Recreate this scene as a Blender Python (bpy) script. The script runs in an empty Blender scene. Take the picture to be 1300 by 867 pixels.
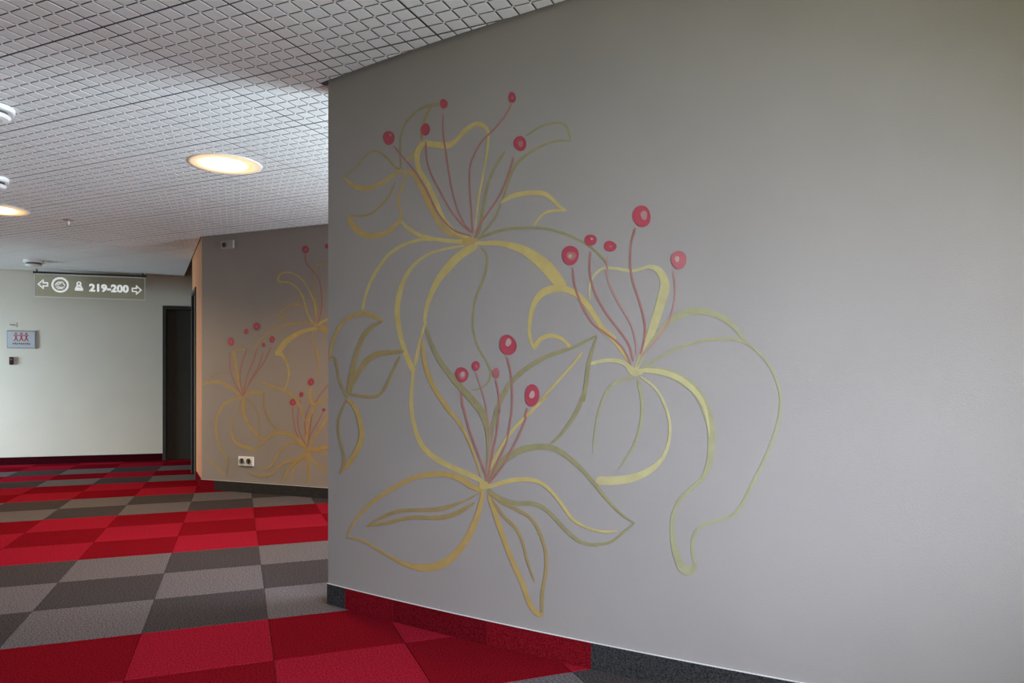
import bpy, bmesh, math, random
from mathutils import Vector, Matrix
random.seed(4)
S = bpy.context.scene
COL = S.collection

# ------------------------------------------------------------------ camera
F, YAW, SHY = 905.09, 0.368756, 51.054
CX, CY, CZ = -0.13021, -3.32273, 1.04712
cam = bpy.data.objects.new('camera', bpy.data.cameras.new('camera'))
COL.objects.link(cam)
cam.data.sensor_width = 36.0
cam.data.lens = F / 1300 * 36
cam.data.shift_y = SHY / 1300
cam.location = (CX, CY, CZ)
cam.rotation_euler = (math.pi / 2, 0, -YAW)
cam.data.clip_start = 0.02
S.camera = cam

# ------------------------------------------------------------------ world, light, exposure
world = bpy.data.worlds.new('world'); S.world = world; world.use_nodes = True
world.node_tree.nodes['Background'].inputs[0].default_value = (0.62, 0.75, 1.0, 1)
world.node_tree.nodes['Background'].inputs[1].default_value = 0.12
S.view_settings.view_transform = 'Standard'
S.view_settings.look = 'None'
S.view_settings.exposure = 0.0
S.view_settings.gamma = 1.0
S.view_settings.use_curve_mapping = False

def area(name, loc, to, w, h, power, color, spread=180):
    """daylight entering at a window opening"""
    l = bpy.data.lights.new(name, 'AREA'); l.shape = 'RECTANGLE'; l.size = w; l.size_y = h
    l.energy = power; l.color = color; l.spread = math.radians(spread)
    o = bpy.data.objects.new(name, l); COL.objects.link(o)
    o.location = loc
    o.rotation_euler = (Vector(to) - Vector(loc)).to_track_quat('-Z', 'Z').to_euler()
    return o
FAC_P, FAC_T, FAC_N = Vector((-0.80, -4.00)), Vector((-0.61, 0.792)), Vector((0.792, 0.61))   # window facade behind the camera
def fac(s, n, z): p = FAC_P + FAC_T * s + FAC_N * n; return (p.x, p.y, z)
# end of the mural wall, out of view on the right: a tall window whose light rakes along the wall
END_P, END_T, END_N = Vector((2.56, -2.75)), Vector((-0.804, -0.595)), Vector((-0.595, 0.804))
def endw(d, n, z): p = END_P + END_T * d + END_N * n; return (p.x, p.y, z)
def sky_window(cx_, cy_, nx, ny, width, sky, ground, col=(0.75, 0.82, 1.0), shift=0.0, gw=None, sz=2.6, sh=2.7, gcol=(0.78, 0.90, 1.0)):
    """daylight outside a window opening centred at (cx_, cy_): bright sky above, paler ground below; the wall's opening shapes it"""
    c = Vector((cx_, cy_)); n = Vector((nx, ny)).normalized()
    p = c + n * 1.7
    area('sky_daylight', (p.x, p.y, sz), (c.x, c.y, 1.15), width, sh, sky, col, 160)
    p = c + n * 1.5 + Vector((n.y, -n.x)) * shift
    area('ground_daylight', (p.x, p.y, 0.12), (c.x - n.x * 1.2, c.y - n.y * 1.2, 2.2), gw or width, 1.8, ground, gcol, 160)
REC_C, REC_N = Vector((2.45, 0.70)), Vector((0.894, -0.447))
sky_window(*endw(1.80, 0, 0)[:2], -END_N.x, -END_N.y, 3.0, 1200, 560, shift=-0.66, gw=2.0, sz=2.1, sh=1.7, gcol=(0.90, 0.94, 0.92))
sky_window(*fac(4.3, 0, 0)[:2], -FAC_N.x, -FAC_N.y, 2.6, 16, 14)
sky_window(-4.95, 6.45, -1, 0, 2.2, 380, 0, col=(0.70, 0.88, 1.0), sz=1.45, sh=0.9)
sky_window(REC_C.x, REC_C.y, REC_N.x, REC_N.y, 2.6, 760, 440)

# ------------------------------------------------------------------ pixel helpers
cw, sw = math.cos(YAW), math.sin(YAW)
O = Vector((CX, CY, CZ))
def ray(x, y):
    u = (x - 650) / F; v = -(y - 433.5 - SHY) / F
    return Vector((cw * u + sw, -sw * u + cw, v))
def on_z(x, y, z):
    d = ray(x, y); return O + d * ((z - CZ) / d.z)
def on_plane(x, y, p, n):
    d = ray(x, y); return O + d * ((Vector(p) - O).dot(n) / d.dot(n))
def project(p):
    d = p - O
    u = d.x * cw - d.y * sw; w = d.x * sw + d.y * cw
    if w < 0.05: return None
    return 650 + F * u / w, 433.5 + SHY - F * d.z / w

# ------------------------------------------------------------------ materials
def srgb(r, g, b):
    f = lambda c: (c / 255 / 12.92) if c / 255 <= 0.04045 else ((c / 255 + 0.055) / 1.055) ** 2.4
    return (f(r), f(g), f(b), 1)
def mat(name, color, rough=0.6, metal=0.0, var=0.0, scale=40, bump=0.0, bscale=200, emit=None, spec=None, sheen=0.0, detail=3, stretch=None):
    m = bpy.data.materials.new(name); m.use_nodes = True
    nt = m.node_tree; b = nt.nodes['Principled BSDF']
    b.inputs['Base Color'].default_value = color
    b.inputs['Roughness'].default_value = rough
    b.inputs['Metallic'].default_value = metal
    if spec is not None: b.inputs['Specular IOR Level'].default_value = spec
    if sheen: b.inputs['Sheen Weight'].default_value = sheen
    tc = nt.nodes.new('ShaderNodeTexCoord')
    src = tc.outputs['Object']
    if stretch:
        mp = nt.nodes.new('ShaderNodeMapping'); mp.inputs['Scale'].default_value = stretch
        nt.links.new(src, mp.inputs['Vector']); src = mp.outputs['Vector']
    if var:
        n = nt.nodes.new('ShaderNodeTexNoise'); n.inputs['Scale'].default_value = scale; n.inputs['Detail'].default_value = detail
        nt.links.new(src, n.inputs['Vector'])
        r = nt.nodes.new('ShaderNodeValToRGB')
        r.color_ramp.elements[0].position = 0.3; r.color_ramp.elements[1].position = 0.7
        r.color_ramp.elements[0].color = tuple(max(0, c * (1 - var)) for c in color[:3]) + (1,)
        r.color_ramp.elements[1].color = tuple(min(1, c * (1 + var)) for c in color[:3]) + (1,)
        nt.links.new(n.outputs['Fac'], r.inputs['Fac']); nt.links.new(r.outputs['Color'], b.inputs['Base Color'])
    if bump:
        n2 = nt.nodes.new('ShaderNodeTexNoise'); n2.inputs['Scale'].default_value = bscale; n2.inputs['Detail'].default_value = 2
        nt.links.new(src, n2.inputs['Vector'])
        bp = nt.nodes.new('ShaderNodeBump'); bp.inputs['Strength'].default_value = bump; bp.inputs['Distance'].default_value = 0.004
        nt.links.new(n2.outputs['Fac'], bp.inputs['Height']); nt.links.new(bp.outputs['Normal'], b.inputs['Normal'])
    if emit:
        b.inputs['Emission Color'].default_value = emit[0]; b.inputs['Emission Strength'].default_value = emit[1]
    return m

M = {}
M['taupe'] = mat('taupe wall paint', (0.276, 0.258, 0.246, 1), 0.55, var=0.025, scale=3, bump=0.12, bscale=260, spec=0.15)
M['cream'] = mat('cream wall paint', (0.68, 0.665, 0.575, 1), 0.6, var=0.02, scale=3, bump=0.08, bscale=200)
M['orange'] = mat('apricot wall paint', (0.55, 0.25, 0.10, 1), 0.6, var=0.03, scale=4, bump=0.08)
M['white_paint'] = mat('ochre wall paint', (0.28, 0.23, 0.065, 1), 0.7, var=0.02, scale=3)
M['panel'] = mat('white lacquered sheet metal', (0.85, 0.91, 0.91, 1), 0.38, var=0.015, scale=8)
M['plenum'] = mat('dark ceiling void', (0.10, 0.105, 0.115, 1), 0.9, var=0.1, scale=4)
M['subfloor'] = mat('dark subfloor', (0.03, 0.03, 0.03, 1), 0.9, var=0.1, scale=5)
def carpet(name, c, v): return mat(name, c, 0.95, var=v, scale=150, bump=0.9, bscale=300, spec=0.0, detail=1)
M['red_a'] = carpet('light red carpet pile', (0.195, 0.008, 0.017, 1), 0.40)  # alternate tiles are turned; the pile's shading is put into two reds
M['red_b'] = carpet('dark red carpet pile', (0.125, 0.004, 0.008, 1), 0.40)
M['grey_a'] = carpet('light grey carpet pile', (0.092, 0.081, 0.082, 1), 0.55)  # same for grey: shading of the turned pile kept as base colour
M['grey_b'] = carpet('dark grey carpet pile', (0.042, 0.036, 0.036, 1), 0.55)
M['bb_red'] = carpet('red carpet skirting', (0.150, 0.006, 0.011, 1), 0.40)
M['bb_red2'] = carpet('deep red carpet skirting', (0.115, 0.005, 0.009, 1), 0.40)
M['bb_grey'] = carpet('grey carpet skirting', (0.036, 0.035, 0.036, 1), 0.5)
M['bb_dark'] = carpet('blackish red carpet skirting', (0.040, 0.004, 0.007, 1), 0.4)
M['trim'] = mat('pale skirting trim', (0.50, 0.49, 0.49, 1), 0.35, var=0.02, scale=30)
M['door'] = mat('dark olive door laminate', (0.024, 0.023, 0.016, 1), 0.55, var=0.15, scale=6, stretch=(1, 1, 0.15))
M['frame'] = mat('dark door frame', (0.020, 0.020, 0.015, 1), 0.55, var=0.1, scale=10)
M['steel'] = mat('brushed steel', (0.6, 0.6, 0.58, 1), 0.3, metal=1.0, var=0.05, scale=60, stretch=(1, 1, 12))
M['white_plastic'] = mat('white plastic', (0.80, 0.82, 0.80, 1), 0.35, var=0.02, scale=20)
M['grey_plastic'] = mat('dark grey plastic', (0.06, 0.06, 0.06, 1), 0.5, var=0.05, scale=20)
M['black_plastic'] = mat('black plastic', (0.012, 0.010, 0.012, 1), 0.4, var=0.1, scale=20)
M['plate_grey'] = mat('grey painted cover plate', (0.33, 0.32, 0.31, 1), 0.5, var=0.03, scale=20)
M['plate_blue'] = mat('pale blue printed plate', (0.50, 0.55, 0.58, 1), 0.35, var=0.02, scale=20)
M['plate_rim'] = mat('grey sign rim', (0.30, 0.33, 0.37, 1), 0.35, var=0.03, scale=20)
M['print_red'] = mat('red print', (0.40, 0.05, 0.07, 1), 0.5, var=0.03, scale=20)
M['print_grey'] = mat('grey print', (0.10, 0.10, 0.11, 1), 0.5, var=0.03, scale=20)
M['copper'] = mat('reddish brass', (0.45, 0.30, 0.27, 1), 0.4, metal=0.5, var=0.05, scale=40)
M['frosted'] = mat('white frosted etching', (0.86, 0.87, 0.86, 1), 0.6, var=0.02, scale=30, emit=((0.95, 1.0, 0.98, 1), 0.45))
M['lamp_glass'] = mat('opal lamp glass', (0.9, 0.88, 0.8, 1), 0.4, var=0.01, scale=10, emit=((1.0, 0.68, 0.36, 1), 430))
M['lamp_halo'] = mat('painted lamp halo', (0.85, 0.8, 0.7, 1), 0.4, var=0.01, scale=10, emit=((1.0, 0.62, 0.22, 1), 0.5))
_nt = M['lamp_halo'].node_tree; _tc = _nt.nodes.new('ShaderNodeTexCoord'); _vl = _nt.nodes.new('ShaderNodeVectorMath'); _vl.operation = 'LENGTH'
_mr = _nt.nodes.new('ShaderNodeMapRange')      # bloom halo painted as emission, fading outward from the lamp opening
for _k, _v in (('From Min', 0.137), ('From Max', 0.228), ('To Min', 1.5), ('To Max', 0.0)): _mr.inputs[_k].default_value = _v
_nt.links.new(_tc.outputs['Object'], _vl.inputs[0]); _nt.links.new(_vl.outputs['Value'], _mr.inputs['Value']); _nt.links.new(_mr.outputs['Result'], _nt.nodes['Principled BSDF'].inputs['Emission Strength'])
M['reflector'] = mat('white lamp reflector', (0.85, 0.84, 0.80, 1), 0.5, var=0.01, scale=10)
# paints of the mural
def paint(name, c, metal=0.0, rough=0.5): return mat(name, c, rough, metal=metal, var=0.07, scale=22, bump=0.15, bscale=140)
M['ochre'] = paint('ochre gold paint', (0.37, 0.262, 0.09, 1))
M['gold'] = paint('yellow gold paint', (0.42, 0.335, 0.125, 1))
M['pale'] = paint('pale yellow paint', (0.39, 0.355, 0.18, 1))
M['olive'] = paint('olive paint', (0.235, 0.215, 0.112, 1))
M['sage'] = paint('pale sage paint', (0.275, 0.268, 0.155, 1))
M['brown_ochre'] = paint('brown ochre paint', (0.275, 0.21, 0.09, 1))
M['stamen'] = paint('dusty rose paint', (0.3, 0.135, 0.12, 1))
M['stamen_pale'] = paint('pale rose paint', (0.33, 0.195, 0.18, 1))
M['crimson'] = paint('crimson paint', (0.335, 0.046, 0.072, 1))
M['rose'] = paint('rose paint', (0.35, 0.105, 0.12, 1))
M['pollen'] = paint('pale pollen paint', (0.38, 0.27, 0.25, 1))
# sign glass: clear, faint tint, glossy
g = bpy.data.materials.new('sign glass'); g.use_nodes = True; nt = g.node_tree; nt.nodes.clear()
out = nt.nodes.new('ShaderNodeOutputMaterial'); mx = nt.nodes.new('ShaderNodeMixShader')
tr = nt.nodes.new('ShaderNodeBsdfTransparent'); gl = nt.nodes.new('ShaderNodeBsdfGlossy'); fr = nt.nodes.new('ShaderNodeFresnel')
nz = nt.nodes.new('ShaderNodeTexNoise'); nz.inputs['Scale'].default_value = 2.0
rp = nt.nodes.new('ShaderNodeValToRGB'); rp.color_ramp.elements[0].color = (0.90, 0.89, 0.82, 1); rp.color_ramp.elements[1].color = (0.93, 0.92, 0.86, 1)
nt.links.new(nz.outputs['Fac'], rp.inputs['Fac']); nt.links.new(rp.outputs['Color'], tr.inputs['Color'])
gl.inputs['Roughness'].default_value = 0.03; fr.inputs['IOR'].default_value = 1.5
nt.links.new(fr.outputs[0], mx.inputs[0]); nt.links.new(tr.outputs[0], mx.inputs[1]); nt.links.new(gl.outputs[0], mx.inputs[2])
nt.links.new(mx.outputs[0], out.inputs[0])
M['glass'] = g

# ------------------------------------------------------------------ mesh helpers
def link(name, me, parent=None, **props):
    o = bpy.data.objects.new(name, me); COL.objects.link(o)
    if parent: o.parent = parent
    for k, v in props.items(): o[k] = v
    return o
def mesh(name, verts, faces, m):
    me = bpy.data.meshes.new(name); me.from_pydata([tuple(v) for v in verts], [], faces); me.materials.append(M[m]); me.update()
    return me
def from_bm(name, bm, m, smooth=False):
    me = bpy.data.meshes.new(name); bmesh.ops.recalc_face_normals(bm, faces=bm.faces[:]); bm.to_mesh(me); bm.free(); me.materials.append(M[m])
    if smooth:
        for p in me.polygons: p.use_smooth = True
    return me
def prism(bm, poly, z0, z1):
    """closed vertical prism over a 2-d polygon"""
    a = [bm.verts.new((p[0], p[1], z0)) for p in poly]; b = [bm.verts.new((p[0], p[1], z1)) for p in poly]
    bm.faces.new(a[::-1]); bm.faces.new(b)
    n = len(poly)
    for i in range(n): bm.faces.new((a[i], a[(i + 1) % n], b[(i + 1) % n], b[i]))
def box(bm, x0, x1, y0, y1, z0, z1): prism(bm, [(x0, y0), (x1, y0), (x1, y1), (x0, y1)], z0, z1)
def bevel(bm, w, seg=2):
    bmesh.ops.recalc_face_normals(bm, faces=bm.faces[:])
    bmesh.ops.bevel(bm, geom=[e for e in bm.edges if e.calc_face_angle(0) > 0.5], offset=w, segments=seg, affect='EDGES', profile=0.6)
def lathe(bm, prof, seg=48):
    rings = []
    for r, z in prof:
        rings.append([bm.verts.new((max(r, 1e-5) * math.cos(2 * math.pi * i / seg), max(r, 1e-5) * math.sin(2 * math.pi * i / seg), z)) for i in range(seg)])
    for a, b in zip(rings, rings[1:]):
        for i in range(seg): bm.faces.new((a[i], a[(i + 1) % seg], b[(i + 1) % seg], b[i]))
    bmesh.ops.remove_doubles(bm, verts=bm.verts[:], dist=2e-5)
def empty(name, loc, **props):
    o = bpy.data.objects.new(name, None); COL.objects.link(o); o.location = loc; o.empty_display_size = 0.05
    for k, v in props.items(): o[k] = v
    return o
def child(o, parent):
    """parent o, whose mesh is in the parent's local space"""
    o.parent = parent; return o
def clip(poly, p, n):
    """keep the part of poly with (q-p).n >= 0"""
    outp = []
    for i in range(len(poly)):
        a, b = poly[i], poly[(i + 1) % len(poly)]
        da = (a[0] - p[0]) * n[0] + (a[1] - p[1]) * n[1]; db = (b[0] - p[0]) * n[0] + (b[1] - p[1]) * n[1]
        if da >= 0: outp.append(a)
        if (da >= 0) != (db >= 0):
            t = da / (da - db); outp.append((a[0] + t * (b[0] - a[0]), a[1] + t * (b[1] - a[1])))
    return outp
def area2(poly): return abs(sum(poly[i][0] * poly[(i + 1) % len(poly)][1] - poly[(i + 1) % len(poly)][0] * poly[i][1] for i in range(len(poly)))) / 2

# ------------------------------------------------------------------ plan of the place
H = 2.458            # ceiling height
TOP = H + 0.40       # slab above the open ceiling
# the gently curved mural wall: s along a chord, d towards the camera
WT = Vector((math.cos(math.radians(-53.5)), math.sin(math.radians(-53.5)))); WN = Vector((WT.y, -WT.x)); WP = Vector((0.27, 0.15))
QA, QB, QC = -0.0343, 0.0648, 0.0075
def wall_d(s): return QA * s * s + QB * s + QC
def wall_xy(s, off=0.0):
    t = WT + WN * (2 * QA * s + QB); n = Vector((t.y, -t.x)).normalized()
    return WP + WT * s + WN * wall_d(s) + n * off
def wall_n(s):
    t = WT + WN * (2 * QA * s + QB); return Vector((t.y, -t.x)).normalized()
S0, S1 = 0.018, 3.9
def on_mural(x, y, off=0.0):
    d = ray(x, y); o2 = Vector((O.x, O.y)) - WP; d2 = Vector((d.x, d.y))
    s0, sd, d0, dd = o2.dot(WT), d2.dot(WT), o2.dot(WN), d2.dot(WN)
    # d0+t*dd = QA*(s0+t*sd)^2 + QB*(s0+t*sd) + QC
    a = QA * sd * sd; b = 2 * QA * s0 * sd + QB * sd - dd; c = QA * s0 * s0 + QB * s0 + QC - d0
    disc = math.sqrt(max(0, b * b - 4 * a * c))
    ts = sorted(t for t in ((-b + disc) / (2 * a), (-b - disc) / (2 * a)) if t > 0.1)
    p = O + d * ts[0]; n = wall_n((Vector((p.x, p.y)) - WP).dot(WT))
    return p + Vector((n.x, n.y, 0)) * off
# the second mural wall (straight), its short return and the wall at the far end
A2 = math.radians(-43.5); T2 = Vector((math.cos(A2), math.sin(A2))); N2 = Vector((T2.y, -T2.x)); P2 = Vector((-0.445, 4.25))
def on_second(x, y, off=0.0):
    n = Vector((N2.x, N2.y, 0)); return on_plane(x, y, (P2.x, P2.y, 0), n) + n * off
P3 = Vector((-0.50, 4.70)) ; T3 = Vector((-0.085, 0.75)).normalized(); N3 = Vector((-T3.y, T3.x))
PB = Vector((-1.06, 7.20)); TB = Vector((1.855, -0.13)).normalized(); NB = Vector((TB.y, -TB.x))
def on_back(x, y, off=0.0):
    n = Vector((NB.x, NB.y, 0)); return on_plane(x, y, (PB.x + NB.x * off, PB.y + NB.y * off, 0), n)

# ------------------------------------------------------------------ walls
def wall_obj(name, poly, z0, z1, m):
    bm = bmesh.new(); prism(bm, poly, z0, z1)
    return link(name, from_bm(name, bm, m), kind='structure')
# mural wall: curved face, 0.2 m thick, its end painted apricot
NS = 64
bm = bmesh.new()
fr_ = [wall_xy(S0 + (S1 - S0) * i / NS) for i in range(NS + 1)]
bk_ = [wall_xy(S0 + (S1 - S0) * i / NS, -0.2) for i in range(NS + 1)]
prism(bm, [(p.x, p.y) for p in fr_] + [(p.x, p.y) for p in bk_[::-1]], 0, TOP)
wall_right = link('wall_right', from_bm('wall_right', bm, 'taupe'), kind='structure')
wall_right.data.materials.append(M['orange'])
for p in wall_right.data.polygons:
    if abs(p.normal.z) < 0.5 and p.normal.x * WN.x + p.normal.y * WN.y < 0.5: p.material_index = 1
# second mural wall
a, b = P2, P2 + T2 * 4.6
bm = bmesh.new(); prism(bm, [(a.x, a.y), (b.x, b.y), (b.x + .14, b.y + .15), (a.x + .14, a.y + .16)], 0, TOP)
wall_middle = link('wall_middle', from_bm('wall_middle', bm, 'taupe'), kind='structure')
# return wall behind its left end, running away from the camera (apricot)
T3 = Vector((-0.085, 0.75)).normalized()
sd = T3 * ((PB - P2).dot(NB) / T3.dot(NB)); N3 = Vector((-T3.y, T3.x))
DL0, DL1 = 0.78, 1.42      # second dark door along the return wall
def side_xy(s, off=0.0): return P2 + T3 * s + N3 * off
L3 = sd.length
def strip(bm, s0, s1, z0, z1, o0=-0.1, o1=0.0):
    q = [side_xy(s0, o0), side_xy(s1, o0), side_xy(s1, o1), side_xy(s0, o1)]; prism(bm, [(v.x, v.y) for v in q], z0, z1)
bm = bmesh.new(); strip(bm, 0, DL0, 0, TOP); strip(bm, DL0, DL1, 2.07, TOP)
wall_side = link('wall_side', from_bm('wall_side', bm, 'orange'), kind='structure')
# far wall with a door opening
def back_xy(s, off=0.0): return PB + TB * s + NB * off
DB0 = (Vector(on_back(206.5, 480)[:2]) - PB).dot(TB); DB1 = DB0 + 0.88
def bstrip(bm, s0, s1, z0, z1, o0=-0.15, o1=0.0):
    q = [back_xy(s0, o0), back_xy(s1, o0), back_xy(s1, o1), back_xy(s0, o1)]; prism(bm, [(v.x, v.y) for v in q], z0, z1)
bm = bmesh.new(); bstrip(bm, -4.6, DB0, 0, TOP); bstrip(bm, DB0, DB1, 2.06, TOP); bstrip(bm, DB1, 4.3, 0, TOP)
wall_back = link('wall_back', from_bm('wall_back', bm, 'cream'), kind='structure')
# wall that closes the passage behind the second mural wall
bm = bmesh.new(); box(bm, 2.93, 3.08, 0.95, 7.3, 0, TOP)
wall_passage = link('wall_passage', from_bm('wall_passage', bm, 'cream'), kind='structure')
# window facade behind the camera and on the left (openings carry the daylight)
def fstrip(bm, s0, s1, z0, z1):
    q = [fac(s0, -0.25, 0), fac(s1, -0.25, 0), fac(s1, 0, 0), fac(s0, 0, 0)]; prism(bm, [(v[0], v[1]) for v in q], z0, z1)
bm = bmesh.new()
fstrip(bm, -3.6, 2.3, 0, TOP)
for s0, s1, wa, wb in ((2.3, 6.6, 3.1, 5.5),):
    fstrip(bm, s0, wa, 0, TOP); fstrip(bm, wb, s1, 0, TOP); fstrip(bm, wa, wb, 0, 0.5); fstrip(bm, wa, wb, 2.05, TOP)
wall_rear = link('wall_rear', from_bm('wall_rear', bm, 'white_paint'), kind='structure')
bm = bmesh.new()
def nstrip(d0, d1, z0, z1):
    q = [endw(d0, -0.25, 0), endw(d1, -0.25, 0), endw(d1, 0, 0), endw(d0, 0, 0)]; prism(bm, [(v[0], v[1]) for v in q], z0, z1)
nstrip(-0.3, 0.8, 0, TOP); nstrip(2.8, 3.6, 0, TOP); nstrip(0.8, 2.8, 0, 1.05); nstrip(0.8, 2.8, 1.95, TOP)
wall_end = link('wall_end', from_bm('wall_end', bm, 'white_paint'), kind='structure')
fl = fac(6.6, 0, 0)
bm = bmesh.new()
box(bm, fl[0] - .25, fl[0], fl[1] - .3, 5.85, 0, TOP); box(bm, fl[0] - .25, fl[0], 7.10, 7.75, 0, TOP)
box(bm, fl[0] - .25, fl[0], 5.85, 7.10, 0, 0.15); box(bm, fl[0] - .25, fl[0], 5.85, 7.10, 1.75, TOP)
wall_left = link('wall_left', from_bm('wall_left', bm, 'white_paint'), kind='structure')
# end of the recess behind the mural wall (a window closes it)
e0, e1 = wall_xy(2.0, -0.2), P2 + T2 * 4.55
ed = (e1 - e0); el = ed.length; ed.normalize(); en = Vector((ed.y, -ed.x))
bm = bmesh.new()
def estrip(s0, s1, z0, z1):
    q = [e0 + ed * s0, e0 + ed * s1, e0 + ed * s1 + en * 0.2, e0 + ed * s0 + en * 0.2]; prism(bm, [(v.x, v.y) for v in q], z0, z1)
wc = (REC_C - e0).dot(ed); wa, wb = max(0.1, wc - 1.0), min(el - 0.1, wc + 1.0)
estrip(0, wa, 0, TOP); estrip(wb, el, 0, TOP); estrip(wa, wb, 0, 0.4); estrip(wa, wb, 2.0, TOP)
wall_recess = link('wall_recess', from_bm('wall_recess', bm, 'white_paint'), kind='structure')

# the built area stops at the outer walls, so that daylight reaches the windows
def inside(p2, m=0.0):
    if (p2 - END_P).dot(END_N) < -0.2 - m or (p2 - FAC_P).dot(FAC_N) < -0.25 - m or p2.x < fl[0] - 0.25 - m: return False
    if p2.y > -1.0 and (p2 - e0).dot(en) > 0.2 + m: return False
    return True
def slab_polys():
    R = [(-6.6, -8.2), (4.2, -8.2), (4.2, 8.0), (-6.6, 8.0)]
    q = END_P - END_N * 0.2; R = clip(R, (q.x, q.y), (END_N.x, END_N.y))
    q = FAC_P - FAC_N * 0.25; R = clip(R, (q.x, q.y), (FAC_N.x, FAC_N.y))
    R = clip(R, (fl[0] - .25, 0), (1, 0))
    A_ = clip(R, (0, -1.0), (0, -1)); B_ = clip(R, (0, -1.0), (0, 1))
    q = e0 + en * 0.2; B_ = clip(B_, (q.x, q.y), (-en.x, -en.y))
    return A_, B_
SLABS = slab_polys()

# ------------------------------------------------------------------ floor with carpet tiles
bm = bmesh.new()
for q in SLABS: prism(bm, q, -0.15, -0.006)
floor = link('floor', from_bm('floor', bm, 'subfloor'), kind='structure')
def tile_mesh(name, m):
    bm = bmesh.new(); box(bm, 0.0008, 0.4992, 0.0008, 0.4992, -0.006, 0.0)
    bmesh.ops.recalc_face_normals(bm, faces=bm.faces[:])
    top = [e for e in bm.edges if all(v.co.z > -0.001 for v in e.verts)]
    bmesh.ops.bevel(bm, geom=top, offset=0.0012, segments=1, affect='EDGES')
    return from_bm(name, bm, m)
TM = {k: tile_mesh('carpet_tile', k) for k in ('red_a', 'red_b', 'grey_a', 'grey_b')}
def row_red(r):
    if r >= 13: return True
    return {-9: 1, -8: 1, -7: 0, -6: 0, -5: 0, -4: 0, -3: 0, -2: 1, -1: 1, 0: 0, 1: 0, 2: 0, 3: 1, 4: 1, 5: 1, 6: 0, 7: 0, 8: 1, 9: 1, 10: 0, 11: 1, 12: 0}.get(r, r % 4 < 2) in (1, True)
def in_front(p2):
    """in the room, i.e. on the camera's side of the mural walls"""
    s = (p2 - WP).dot(WT)
    if s > -0.3 and (p2 - WP).dot(WN) < -0.35: 
        if s > 0.6: return False
    if (p2 - P2).dot(N2) < -0.5 and (p2 - P2).dot(N3) < -0.4: return False
    if (p2 - PB).dot(NB) < -0.45: return False
    return True
shown, rest = [], []
for r in range(-16, 16):
    for c in range(-13, 8):
        cen = Vector((c * 0.5 + 0.25, r * 0.5 + 0.25))
        q = None; vis = False
        for dx in (0, .5):
            for dy in (0, .5):
                q = project(Vector((c * .5 + dx, r * .5 + dy, 0)))
                if q and -110 < q[0] < 1410 and q[1] < 960: vis = True
        k = ('red' if row_red(r) else 'grey') + ('_a' if (r + c) % 2 == 0 else '_b')
        if vis and in_front(cen): shown.append((c, r, k))
        elif -6.5 < cen.x < 4 and -8 < cen.y < 8 and inside(cen, -0.15): rest.append((c, r, k))
for c, r, k in shown:
    o = link('carpet_tile', TM[k], floor); o.location = (c * 0.5, r * 0.5, 0)
for k in TM:
    bm = bmesh.new()
    for c, r, kk in rest:
        if kk == k: box(bm, c * .5 + .0008, c * .5 + .4992, r * .5 + .0008, r * .5 + .4992, -0.006, 0)
    o = link('carpet_tile_field', from_bm('carpet_tiles', bm, k), floor); o['kind'] = 'stuff'
print('tiles', len(shown))

# ------------------------------------------------------------------ ceiling of slotted metal panels
bm = bmesh.new()
for q in SLABS: prism(bm, q, TOP, TOP + 0.1)
ceiling = link('ceiling', from_bm('ceiling', bm, 'plenum'), kind='structure')
CELL = 0.07408; PAN = CELL * 8
CU = Vector((math.sqrt(.5), -math.sqrt(.5))); CV = Vector((-math.sqrt(.5), -math.sqrt(.5))); CO = Vector((-0.2078, 0.3323))
GAP, TH = 0.0037, 0.0008
def cell_polys():
    out = []
    for i in range(8):
        for j in range(8):
            x0, x1, y0, y1 = i * CELL + GAP, (i + 1) * CELL - GAP, j * CELL + GAP, (j + 1) * CELL - GAP
            if i == 0: x0 += 0.0012
            if i == 7: x1 -= 0.0012
            if j == 0: y0 += 0.0012
            if j == 7: y1 -= 0.0012
            out.append(([(x0, y0), (x1, y0), (x1, y1), (x0, y1)], 0.0))
    for i in range(1, 8):
        for j in range(1, 8):
            x, y, w = i * CELL, j * CELL, 0.0050
            out.append(([(x - w, y - w), (x + w, y - w), (x + w, y + w), (x - w, y + w)], 0.0002))
    # short tabs that tie each edge cell to its neighbour along the joint
    return out
CELLS = cell_polys()
def panel_mesh(polys):
    bm = bmesh.new()
    for poly, dz in polys:
        if dz > 0: prism(bm, poly, 0.0009, 0.0009 + TH); continue
        # each cell is a shallow dish pressed out of the sheet: flat field, sloping rim
        cx_ = sum(p[0] for p in poly) / len(poly); cy_ = sum(p[1] for p in poly) / len(poly); n = len(poly)
        lo = []
        for p in poly:
            dx, dy = p[0] - cx_, p[1] - cy_; l = math.hypot(dx, dy) or 1; k = max(0.2, 1 - 0.0050 / l); lo.append((cx_ + dx * k, cy_ + dy * k))
        r0 = [bm.verts.new((p[0], p[1], 0.0)) for p in lo]; r1 = [bm.verts.new((p[0], p[1], 0.0010)) for p in poly]; r2 = [bm.verts.new((p[0], p[1], 0.0010 + TH)) for p in poly]
        bm.faces.new(r0[::-1]); bm.faces.new(r2)
        for i in range(n):
            j = (i + 1) % n; bm.faces.new((r0[i], r0[j], r1[j], r1[i])); bm.faces.new((r1[i], r1[j], r2[j], r2[i]))
    return from_bm('ceiling_panel', bm, 'panel')
PM = panel_mesh(CELLS)
LAMPS = [on_z(286, 208.5, H), on_z(-4, 266, H)]
LR = 0.222          # lamp hole
def cut_planes(w):
    """clipping planes (point, normal) that apply near the world point w"""
    pl = []
    s = (w - WP).dot(WT)
    if s > 0.0:
        ss = min(max(s, S0), S1); pl.append(('r', wall_xy(ss, 0.009), wall_n(ss)))
    return pl
def to_world(x, y, iu, iv): return CO + CU * (iu * PAN + x) + CV * (iv * PAN + y)
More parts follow.
